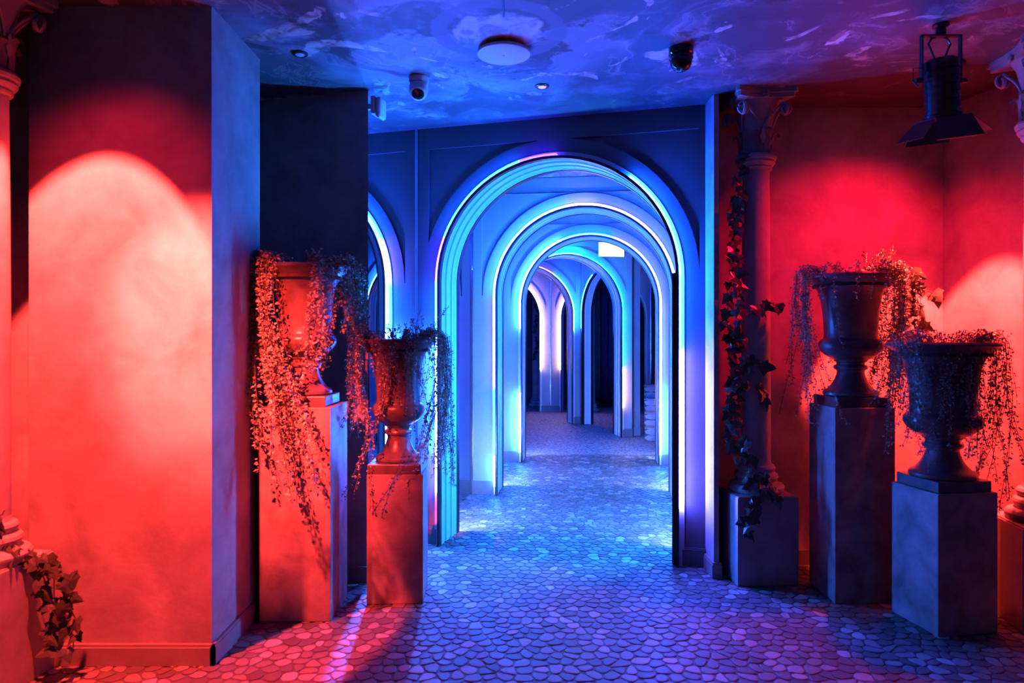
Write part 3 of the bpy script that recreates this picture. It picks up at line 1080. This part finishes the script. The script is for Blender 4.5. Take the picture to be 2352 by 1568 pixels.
# ------------------------------------------------------------------ columns with leafy capitals
def capital(parent, z0, h, r):
    """bell, leaves, volutes, slab and flowers; local frame of the column"""
    lathe_obj('bell', [(r * .98, z0), (r * 1.02, z0 + .25 * h), (r * 1.1, z0 + .5 * h), (r * 1.3, z0 + .75 * h), (r * 1.55, z0 + .86 * h)], stone_paint, parent, 32)
    # slab with hollow sides
    a = r * 2.15
    for zz0, zz1, f in ((z0 + .86 * h, z0 + .93 * h, .93), (z0 + .93 * h, z0 + h, 1.0)):
        bm = bmesh.new()
        loop = []
        for q in range(4):
            M = Matrix.Rotation(q * PI / 2, 2)
            for k in range(9):
                u = -1 + 2 * k / 8
                v = -(1 - .18 * (1 - u * u))
                w = M @ Vector((u * .93, v))
                loop.append((w.x * a * f, w.y * a * f))
        lo = [bm.verts.new((x, y, zz0)) for x, y in loop]
        hi = [bm.verts.new((x, y, zz1)) for x, y in loop]
        n = len(loop)
        for k in range(n):
            bm.faces.new((lo[k], lo[(k + 1) % n], hi[(k + 1) % n], hi[k]))
        bm.faces.new(list(reversed(lo)))
        bm.faces.new(hi)
        finish('slab', bm, stone_paint, parent)
    # two scrolls on each face, rising from the middle to the corners
    for q in range(4):
        M4 = Matrix.Rotation(q * PI / 2, 4, 'Z')
        for s in (-1, 1):
            pts = []
            for k in range(7):
                u = k / 6
                pts.append(Vector((s * r * (.12 + 1.05 * u ** 1.6), -r * (1.06 + .36 * u ** 1.5), z0 + h * (.34 + .40 * u ** .8))))
            cx, cz, rr = s * r * 1.44, z0 + h * .685, r * .46
            for k in range(22):
                an = 2.2 - k * .42
                q_ = rr * (1 - k / 26)
                pts.append(Vector((cx - s * q_ * math.cos(PI - an) * -1 * -1, -r * (1.46 + .05 * k / 22), cz + q_ * math.sin(an))))
            pts = [M4 @ p for p in pts]
            rad = [r * .085 + r * .075 * (i / len(pts)) for i in range(len(pts))]
            tube_obj('volute', pts, rad, stone_paint, parent, 6)
        # flower on the slab
        bm = bmesh.new()
        for k in range(6):
            an = k * PI / 3
            cx, cz = math.cos(an) * r * .16, math.sin(an) * r * .16
            Mt = M4 @ Matrix.Translation((cx, -a * .83, z0 + .90 * h + cz)) @ Matrix.Rotation(PI / 2, 4, 'X')
            lathe(bm, [(r * .02, r * .10), (r * .11, r * .06), (r * .12, 0), (r * .08, -.01)], 8, Mt)
        Mt = M4 @ Matrix.Translation((0, -a * .83, z0 + .90 * h)) @ Matrix.Rotation(PI / 2, 4, 'X')
        lathe(bm, [(r * .02, r * .16), (r * .07, r * .12), (r * .08, 0)], 8, Mt)
        finish('flower', bm, stone_paint, parent, True, 60)
    # acanthus leaves round the foot of the bell
    for k in range(8):
        an = k * PI / 4 + PI / 8
        big = .50 if k % 2 == 0 else .44
        bm = bmesh.new()
        nz, nx = 8, 6
        rows = []
        for j in range(nz + 1):
            v = j / nz
            wdt = r * .43 * (.72 + .5 * v if v < .6 else 1.02 - 1.3 * (v - .6)) * (1 + .22 * math.sin(v * 21))
            rr = r * (1.03 + .10 * v) + r * 1.25 * max(0, v - .58) ** 1.4
            z = z0 + h * big * (v if v < .84 else .84 - (v - .84) * .9)
            row = []
            for i in range(nx + 1):
                u = -1 + 2 * i / nx
                ridge = r * .10 * (1 - abs(u)) + (r * .03 if i % 2 else 0)
                row.append(bm.verts.new((math.cos(an) * (rr + ridge) - math.sin(an) * u * wdt, math.sin(an) * (rr + ridge) + math.cos(an) * u * wdt, z)))
            rows.append(row)
        for ra, rb in zip(rows, rows[1:]):
            for i in range(nx):
                bm.faces.new((ra[i], ra[i + 1], rb[i + 1], rb[i]))
        bmesh.ops.solidify(bm, geom=list(bm.faces), thickness=r * .05)
        finish('acanthus_leaf', bm, stone_paint, parent, True, 40)
    for q in range(4):   # small drooping leaf in the middle of each face
        M4 = Matrix.Rotation(q * PI / 2, 4, 'Z')
        bm = bmesh.new()
        pl = [(0, .16), (-.12, .20), (-.22, .34), (-.14, .36), (-.10, .52), (0, .60), (.10, .52), (.14, .36), (.22, .34), (.12, .20)]
        fr = [bm.verts.new(M4 @ Vector((x * r, -r * 1.24, z0 + h * (z * .62 + .06)))) for x, z in pl]
        bk = [bm.verts.new(M4 @ Vector((x * r, -r * 1.04, z0 + h * (z * .62 + .06)))) for x, z in pl]
        bm.faces.new(fr)
        bm.faces.new(list(reversed(bk)))
        for k in range(len(pl)):
            bm.faces.new((fr[k], bk[k], bk[(k + 1) % len(pl)], fr[(k + 1) % len(pl)]))
        bmesh.ops.recalc_face_normals(bm, faces=list(bm.faces))
        finish('centre_leaf', bm, stone_paint, parent)


def column(label, x, y, z0, rot, r=.083, group='stone columns with scrolled capitals'):
    t = thing('stone_column', label, 'column', (x, y, z0), rot, group)
    H = CEIL - z0
    k = r / .083
    lathe_obj('base', [(.001, 0), (.150 * k, 0), (.158 * k, .012), (.158 * k, .034), (.148 * k, .048), (.122 * k, .056), (.116 * k, .066), (.120 * k, .078), (.126 * k, .09),
                       (.122 * k, .104), (.108 * k, .112), (.100 * k, .120), (.108 * k, .130), (.110 * k, .142), (.104 * k, .154), (r * 1.06, .162), (r, .18)], stone_paint, t, 40, 35)
    zc = H - .385
    lathe_obj('shaft', [(r, .17), (r, .30), (r * .99, .9), (r * .95, 1.5), (r * .91, zc - .09), (r * .93, zc - .06)], stone_paint, t, 40)
    lathe_obj('neck_ring', [(r * .93, zc - .062), (r * 1.06, zc - .055), (r * 1.10, zc - .045), (r * 1.06, zc - .036), (r * 1.2, zc - .030), (r * 1.30, zc - .016), (r * 1.24, zc - .004), (r * 1.36, zc + .002), (r * 1.40, zc + .016), (r * 1.30, zc + .03), (r * 1.0, zc + .036)], stone_paint, t, 40, 35)
    capital(t, zc + .03, .355, r)
    return t


def block(label, x, y, s, rot, h):
    t = thing('column_block', label, 'pedestal', (x, y, 0), rot, 'square blocks under the columns')
    box_obj('body', -s / 2, s / 2, -s / 2, s / 2, 0, h, stone_paint, t, .004)
    box_obj('cap', -s / 2 + .006, s / 2 - .006, -s / 2 + .006, s / 2 - .006, h, h + .006, stone_paint, t)
    return t


KX, KY, KR = 1.437, 4.105, math.radians(3.0)
block('square block under the ivy-wound column right of the front archway', KX, KY, .352, KR, .494)
col_mid = column('ivy-wound stone column standing right of the front archway', KX, KY, .50, KR)
LX, LY, LRT = -2.14, 2.795, math.radians(-5.0)
block('square block at the left edge, ivy lying on top', LX, LY, .36, LRT, .494)
column('stone column cut off by the left edge of the picture', LX + .03, LY, .50, LRT)
RX, RY, RRT = 2.615, 3.43, math.radians(-10.0)
block('square block at the right edge beside the shorter right plinth', RX, RY, .352, RRT, .494)
column('stone column cut off by the right edge of the picture', RX, RY, .50, RRT)
FX, FY = .50, 14.4
column('small far column seen through the deepest archway on the left', FX, FY, 0.0, 0, .083)
column('small far column beside the dark curtain', 1.50, 13.3, 0.0, 0, .083)

# ------------------------------------------------------------------ ivy with single leaves
IVY = [(0, 0), (.18, -.12), (.40, -.14), (.42, .04), (.56, .24), (.36, .38), (.24, .64), (0, 1.0), (-.24, .64), (-.36, .38), (-.56, .24), (-.42, .04), (-.40, -.14), (-.18, -.12)]
me_ivy = []
for v in range(4):
    bm = bmesh.new()
    rg = random.Random(50 + v)
    ctr = bm.verts.new((0, .32, .05))
    ring = [bm.verts.new((x * rg.uniform(.88, 1.12), y * rg.uniform(.92, 1.08), -.10 * abs(x) - .12 * max(0, y - .4) + rg.uniform(-.03, .03))) for x, y in IVY]
    for k in range(len(ring)):
        bm.faces.new((ctr, ring[k], ring[(k + 1) % len(ring)]))
    me = bpy.data.meshes.new('leaf')
    bm.to_mesh(me)
    bm.free()
    me.materials.append(leaf_ivy)
    me_ivy.append(me)


def ivy(label, base, paths, seed, size=(.05, .085), spacing=.045, face=(0, -1, 0)):
    rg = random.Random(seed)
    t = thing('ivy_vine', label, 'ivy', base, 0, 'ivy vines')
    inv = Vector(base)
    for pts in paths:
        pts = [Vector(p) - inv for p in pts]
        # smooth polyline
        fine = []
        for a, b in zip(pts, pts[1:]):
            for k in range(4):
                fine.append(a.lerp(b, k / 4) + Vector((rg.uniform(-.008, .008), rg.uniform(-.006, .006), rg.uniform(-.006, .006))))
        fine.append(pts[-1])
        st = tube_obj('stem', fine, .0025, stem_m, t, 4)
        ln = sum((b - a).length for a, b in zip(fine, fine[1:]))
        n = int(ln / spacing)
        for k in range(n):
            u = (k + rg.random() * .6) / n * (len(fine) - 1)
            i = min(int(u), len(fine) - 2)
            p = fine[i].lerp(fine[i + 1], u - i)
            fwd = Vector(face) + Vector((rg.uniform(-.9, .9), rg.uniform(-.4, .4), rg.uniform(-.2, .8)))
            fwd.normalize()
            dn = Vector((rg.uniform(-.9, .9), rg.uniform(-.3, .3), rg.uniform(-1.2, -.1)))
            dn = (dn - fwd * dn.dot(fwd)).normalized()
            sx = dn.cross(fwd).normalized()
            sc = rg.uniform(*size)
            off = sx * rg.uniform(-.03, .03) + Vector(face) * rg.uniform(.0, .03)
            M = Matrix((( *(sx * sc), 0), (*(dn * sc), 0), (*(fwd * sc), 0), (0, 0, 0, 1))).transposed()
            M.translation = p + off
            o = bpy.data.objects.new('leaf', me_ivy[rg.randrange(4)])
            COL.objects.link(o)
            o.parent = t
            o.matrix_local = M
    return t


cf = KY - .115
ivy('ivy winding up the column right of the front archway', (KX - .1, KY - .2, .50), [
    [(KX - .13, cf - .07, 1.0 - .7), (KX - .10, cf - .09, .42), (KX - .07, cf - .10, .52), (KX - .09, cf - .06, .62), (KX - .10, cf, .85), (KX - .14, cf + .03, 1.1), (KX - .10, cf + .02, 1.35), (KX - .15, cf + .03, 1.55), (KX - .13, cf + .03, 1.75), (KX - .16, cf + .05, 1.95), (KX - .13, cf + .06, 2.15), (KX - .11, cf + .08, 2.35), (KX - .08, cf + .06, 2.5)],
    [(KX - .15, cf + .05, .7), (KX - .18, cf + .05, 1.0), (KX - .14, cf + .04, 1.25), (KX - .18, cf + .06, 1.5), (KX - .15, cf + .06, 1.9), (KX - .14, cf + .08, 2.2)],
    [(KX - .10, cf + .02, 1.52), (KX - .03, cf, 1.58), (KX + .05, cf, 1.57), (KX + .11, cf + .02, 1.60)],
    [(KX - .12, cf + .02, 1.22), (KX - .02, cf, 1.27), (KX + .06, cf + .0, 1.24)],
    [(KX - .10, cf + .02, 1.15), (KX - .02, cf, 1.10), (KX + .03, cf - .01, 1.02)],
    [(KX - .08, cf - .05, .62), (KX, cf - .05, .62), (KX + .04, cf - .09, .47)],
], 5, (.045, .08), .030, (-.15, -1, 0))

bx_, by_ = LX + .17, LY - .02
ivy('ivy heaped on the block at the left edge and hanging down its side', (LX, LY, .506), [
    [(LX - .05, LY - .10, .56), (LX + .05, LY - .06, .62), (LX + .12, LY - .02, .58), (LX + .18, LY + .0, .55)],
    [(LX + .02, LY - .12, .60), (LX + .10, LY - .05, .66), (LX + .14, LY - .05, .72)],
    [(LX + .10, LY - .02, .55), (LX + .20, LY + .02, .52), (LX + .255, LY + .03, .42), (LX + .28, LY + .04, .28), (LX + .275, LY + .04, .14)],
    [(LX + .14, LY + .02, .53), (LX + .24, LY + .05, .50), (LX + .31, LY + .07, .38), (LX + .335, LY + .08, .24), (LX + .33, LY + .08, .12)],
], 6, (.042, .078), .022, (.35, -1, .1))

ivy('ivy sprig reaching right from the taller right urn', (cR1.x + .2, cR1.y, 1.73), [
    [(cR1.x + .18, cR1.y - .05, 1.74), (cR1.x + .28, cR1.y - .06, 1.73), (cR1.x + .36, cR1.y - .07, 1.66), (cR1.x + .45, cR1.y - .08, 1.61)],
    [(cR1.x + .2, cR1.y - .05, 1.70), (cR1.x + .30, cR1.y - .07, 1.62), (cR1.x + .33, cR1.y - .08, 1.52), (cR1.x + .32, cR1.y - .08, 1.44)],
], 8, (.05, .085), .035)
ivy('ivy on the small far column in the deepest archway', (FX, FY - .12, 1.6), [
    [(FX - .03, FY - .12, 1.0), (FX + .02, FY - .13, 1.3), (FX - .04, FY - .12, 1.6), (FX + .02, FY - .12, 1.9), (FX - .03, FY - .12, 2.2)],
], 9, (.06, .1), .06)

# ------------------------------------------------------------------ curtain, steps, sign box in the maze
t = thing('hanging_curtain', 'dark blue curtain hanging in folds deep in the maze', 'curtain', (1.7, 13.75, 0))
bm = bmesh.new()
n = 90
rows = []
for z in (.18, 1.2, 2.74):
    row = []
    for k in range(n + 1):
        u = k / n
        am = .05 if z < 2 else .03
        row.append(bm.verts.new((-.35 + 1.0 * u, am * math.sin(u * 46) + .02 * math.sin(u * 17 + 1), z + (.03 * math.sin(u * 5) if z < 1 else 0))))
    rows.append(row)
for a, b in zip(rows, rows[1:]):
    for k in range(n):
        bm.faces.new((a[k], a[k + 1], b[k + 1], b[k]))
bmesh.ops.solidify(bm, geom=list(bm.faces), thickness=.006)
finish('cloth', bm, curtain_m, t, True)
tube_obj('rail', [(-.4, 0, 2.75), (.7, 0, 2.75)], .012, black_metal, t, 8)
for x in (-.38, .15, .68):
    box_obj('bracket', x - .01, x + .01, -.01, .01, 2.75, CEIL, black_metal, t)

stone_steps = thing('stone_steps', 'crazy-paved stone steps in the dark opening beyond the third archway', 'steps', (1.80, 9.45, 0), math.radians(-14))
rg = random.Random(17)
for k in range(4):
    st = box_obj('step', 0.0 - .02 * k, 1.0, k * .30, 1.5, k * .17, (k + 1) * .17 - .004, dark_wall, stone_steps)
    # stones on the riser and tread, each its own piece
    nx = 5
    for j in range(2):
        for i in range(nx):
            w = 1.0 / nx
            x0 = -.02 * k + i * w + rg.uniform(.004, .012)
            x1 = -.02 * k + (i + 1) * w - rg.uniform(.004, .012)
            z0 = k * .17 + (.005 if j == 0 else .09 + rg.uniform(-.01, .01))
            z1 = k * .17 + (.08 if j == 0 else .163)
            bm = bmesh.new()
            pts = []
            m = 7
            for q in range(m):
                a = 2 * PI * (q + .5 * rg.random()) / m
                pts.append(((x0 + x1) / 2 + (x1 - x0) * .56 * math.cos(a), (z0 + z1) / 2 + (z1 - z0) * .56 * math.sin(a)))
            fr = [bm.verts.new((x, k * .30 - .014, z)) for x, z in pts]
            bk = [bm.verts.new((x, k * .30 + .0, z)) for x, z in pts]
            bm.faces.new(fr)
            for q in range(m):
                bm.faces.new((fr[q], bk[q], bk[(q + 1) % m], fr[(q + 1) % m]))
            bmesh.ops.recalc_face_normals(bm, faces=list(bm.faces))
            finish('paving_stone', bm, plaster, st)
    bm = bmesh.new()
    add_box(bm, -.02 * k, 1.0, k * .30 - .012, k * .30 + .30, (k + 1) * .17 - .003, (k + 1) * .17 + .008)
    finish('tread', bm, plaster, st)

t = thing('sign_box', 'glowing white sign box above the fourth archway', 'sign', (1.39, 9.735, 2.53), math.radians(9))
box_obj('housing', -.185, .185, 0, .03, 0, .2, white_plastic, t, .003)
box_obj('lit_face', -.178, .178, -.006, 0, .008, .192, emit_mat('sign_glow', (.95, .97, 1.0), 7.0), t)

# ------------------------------------------------------------------ things on the ceiling
def place(name, label, cat, x, y, z=CEIL, rot=0, group=None):
    return thing(name, label, cat, (x, y, z), rot, group)


# big disc
t = place('ceiling_disc_lamp', 'large flat white disc lamp, unlit, under the ceiling mural', 'lamp', -.04, 3.42)
lathe_obj('disc', [(.001, -.036), (.124, -.036), (.130, -.033), (.130, -.020), (.124, -.018), (.001, -.018)], white_plastic, t, 64, 30)
lathe_obj('mount', [(.045, -.018), (.045, 0.0)], white_plastic, t, 32)
lathe_obj('centre_screw', [(.001, -.0385), (.005, -.038), (.006, -.036)], stone_paint, t, 12)
tag(tube_obj('ceiling_cable', [(-.035, 2.3, CEIL - .004), (-.037, 2.7, CEIL - .004), (-.036, 3.07, CEIL - .004)], .004, black_metal), 'thin black cable on the ceiling leading towards the disc lamp', 'cable')
# dark dome camera
t = place('dome_camera', 'black glossy dome camera on the ceiling right of the disc lamp', 'camera', .83, 3.42)
lathe_obj('collar', [(.060, 0), (.060, -.030), (.054, -.036), (.058, -.042), (.058, -.052), (.050, -.056)], black_gloss, t, 40, 30)
lathe_obj('dome', [(.052, -.052), (.054, -.066), (.050, -.084), (.038, -.102), (.020, -.112), (.001, -.115)], black_gloss, t, 40, 80)
# white turret camera
t = place('turret_camera', 'white turret camera with a dark lens on the ceiling left of the disc lamp', 'camera', -.508, 3.80)
lathe_obj('mount_ring', [(.050, 0), (.054, -.004), (.054, -.026), (.050, -.034)], white_plastic, t, 40, 30)
M = Matrix.Translation((0, -.004, -.062)) @ Matrix.Rotation(math.radians(-38), 4, 'X')
bm = bmesh.new()
lathe(bm, [(.049, .04), (.052, .0), (.050, -.03), (.044, -.052), (.034, -.056), (.031, -.05)], 40, M)
finish('ball_housing', bm, white_plastic, t, True, 40)
bm = bmesh.new()
lathe(bm, [(.034, -.048), (.033, -.0572), (.020, -.060), (.001, -.061)], 32, M)
finish('lens_window', bm, black_gloss, t, True, 60)
# small round spots, the right one switched on low
spot_lens = emit_mat('spot_lens', (.62, .55, 1.0), 1.3)
for (x, y, lab) in ((.170, 3.93, 'small round ceiling spot near the painted drapery'), (-1.06, 3.48, 'small round ceiling spot in the dark left part of the mural')):
    t = place('small_ceiling_spot', lab, 'lamp', x, y, group='small round ceiling spots')
    lathe_obj('ring', [(.040, 0), (.040, -.006), (.034, -.010), (.028, -.010), (.026, -.002)], black_metal, t, 32, 30)
    lathe_obj('lens', [(.001, -.011), (.022, -.010), (.025, -.004), (.025, 0)], spot_lens if x > 0 else white_plastic, t, 24, 40)
# the two red downlights (fittings)
for (x, y, lab) in ((LR[0], LR[1], 'red ceiling downlight above the broad left pillar'), (L2R[0], L2R[1], 'red ceiling downlight aimed at the left urns'), (RR[0], RR[1], 'red ceiling downlight above the right corner')):
    t = place('red_downlight', lab, 'lamp', x, y, group='red downlights')
    bm = bmesh.new()
    lathe(bm, [(.075, 0), (.075, -.012), (.062, -.014), (.058, -.002)], 32, None, False)
    finish('bezel', bm, black_metal, t, True, 40)
    lathe_obj('diode', [(.001, -.004), (.012, -.004), (.014, 0)], emit_mat('red_diode', RED, 20), t, 16)
# white sounder on the free end of the dark wall
t = thing('wall_sounder', 'white rounded alarm sounder at the top of the dark wall edge', 'alarm', (-.795, 4.03, 2.68), math.radians(-15))
box_obj('bracket', -.06, -.002, -.012, .012, .04, .07, white_plastic, t)
box_obj('back_box', -.004, .022, -.05, .05, .0, .105, white_plastic, t, .008)
bm = bmesh.new()
add_box(bm, .022, .058, -.045, .045, -.02, .10)
bmesh.ops.bevel(bm, geom=list(bm.edges), offset=.018, segments=4, affect='EDGES', profile=.5)
finish('cover', bm, white_plastic, t, True)
# small dark camera on the ceiling inside the first cell
t = place('small_camera', 'small dark camera on the ceiling seen through the front archway', 'camera', .52, 5.80)
box_obj('base', -.05, .05, -.03, .03, -.018, 0, black_metal, t, .004)
lathe_obj('eye', [(.001, -.045), (.018, -.042), (.026, -.03), (.028, -.016)], black_gloss, t, 20, 60)
for s in (-1, 1):
    lathe_obj('side_light', [(.001, -.034), (.010, -.030), (.013, -.016)], black_gloss, t, 12, 60, Matrix.Translation((s * .034, -.01, 0)))

# theatre spotlight with barn doors
SX, SY = 1.945, 3.16
t = thing('theatre_spotlight', 'black theatre spotlight with barn doors hanging at upper right', 'spotlight', (SX, SY, CEIL))
tilt = Matrix.Translation((0, .0, -.155)) @ Matrix.Rotation(math.radians(-7), 4, 'Y') @ Matrix.Rotation(math.radians(8), 4, 'X')
prof = [(.001, 0), (.055, 0), (.070, -.010), (.073, -.022)]
z = -.03
for k in range(6):
    prof += [(.073, z), (.073, z - .020), (.068, z - .022), (.068, z - .028), (.073, z - .030)]
    z -= .034
prof += [(.073, z - .01), (.080, z - .014), (.080, z - .026), (.074, z - .03), (.060, z - .03)]
zb = z - .03
bm = bmesh.new()
lathe(bm, prof, 48, tilt)
finish('can', bm, plain_mat('black_enamel', (.02, .02, .022), .22), t, True, 30)
bm = bmesh.new()
lathe(bm, [(.001, zb + .012), (.058, zb + .008), (.060, zb + .004)], 32, tilt)
finish('lens', bm, black_gloss, t, True, 40)
bm = bmesh.new()
add_box(bm, -.086, .086, -.086, .086, zb - .006, zb, tilt)
finish('door_frame', bm, black_metal, t)
for k in range(4):
    Md = tilt @ Matrix.Rotation(k * PI / 2, 4, 'Z') @ Matrix.Translation((0, -.086, zb - .004)) @ Matrix.Rotation(math.radians(-22 if k % 2 == 0 else -42), 4, 'X')
    bm = bmesh.new()
    h = .105
    pr = [(-.080, 0), (.080, 0), (.108, -h), (-.108, -h)]
    fr = [bm.verts.new(Md @ Vector((x, 0, zz))) for x, zz in pr]
    bk = [bm.verts.new(Md @ Vector((x, .0025, zz))) for x, zz in pr]
    bm.faces.new(fr)
    bm.faces.new(list(reversed(bk)))
    for q in range(4):
        bm.faces.new((fr[q], bk[q], bk[(q + 1) % 4], fr[(q + 1) % 4]))
    bmesh.ops.recalc_face_normals(bm, faces=list(bm.faces))
    finish('barn_door', bm, black_metal, t)
bm = bmesh.new()
for s in (-1, 1):
    add_box(bm, s * .088 - .003, s * .088 + .003, -.012, .012, -.27, -.052)
add_box(bm, -.091, .091, -.012, .012, -.056, -.050)
finish('yoke', bm, black_metal, t)
lathe_obj('hook_clamp', [(.016, -.05), (.022, -.045), (.022, -.015), (.035, -.01), (.035, 0)], black_metal, t, 16, 40)
for s in (-1, 1):
    tube_obj('cable', [(.02 * s, .01, -.16), (.035 * s, .01, -.12), (.05 * s, .01, -.085), (.036 * s, .01, -.06), (.01 * s, .01, -.05)], .005, black_metal, t, 6)
    tube_obj('tilt_knob', [(s * .09, 0, -.255), (s * .115, 0, -.255)], .012, black_metal, t, 8)
tube_obj('side_handle', [(-.09, 0, -.20), (-.125, 0, -.20), (-.125, 0, -.26), (-.1, 0, -.285)], .004, black_metal, t, 6)
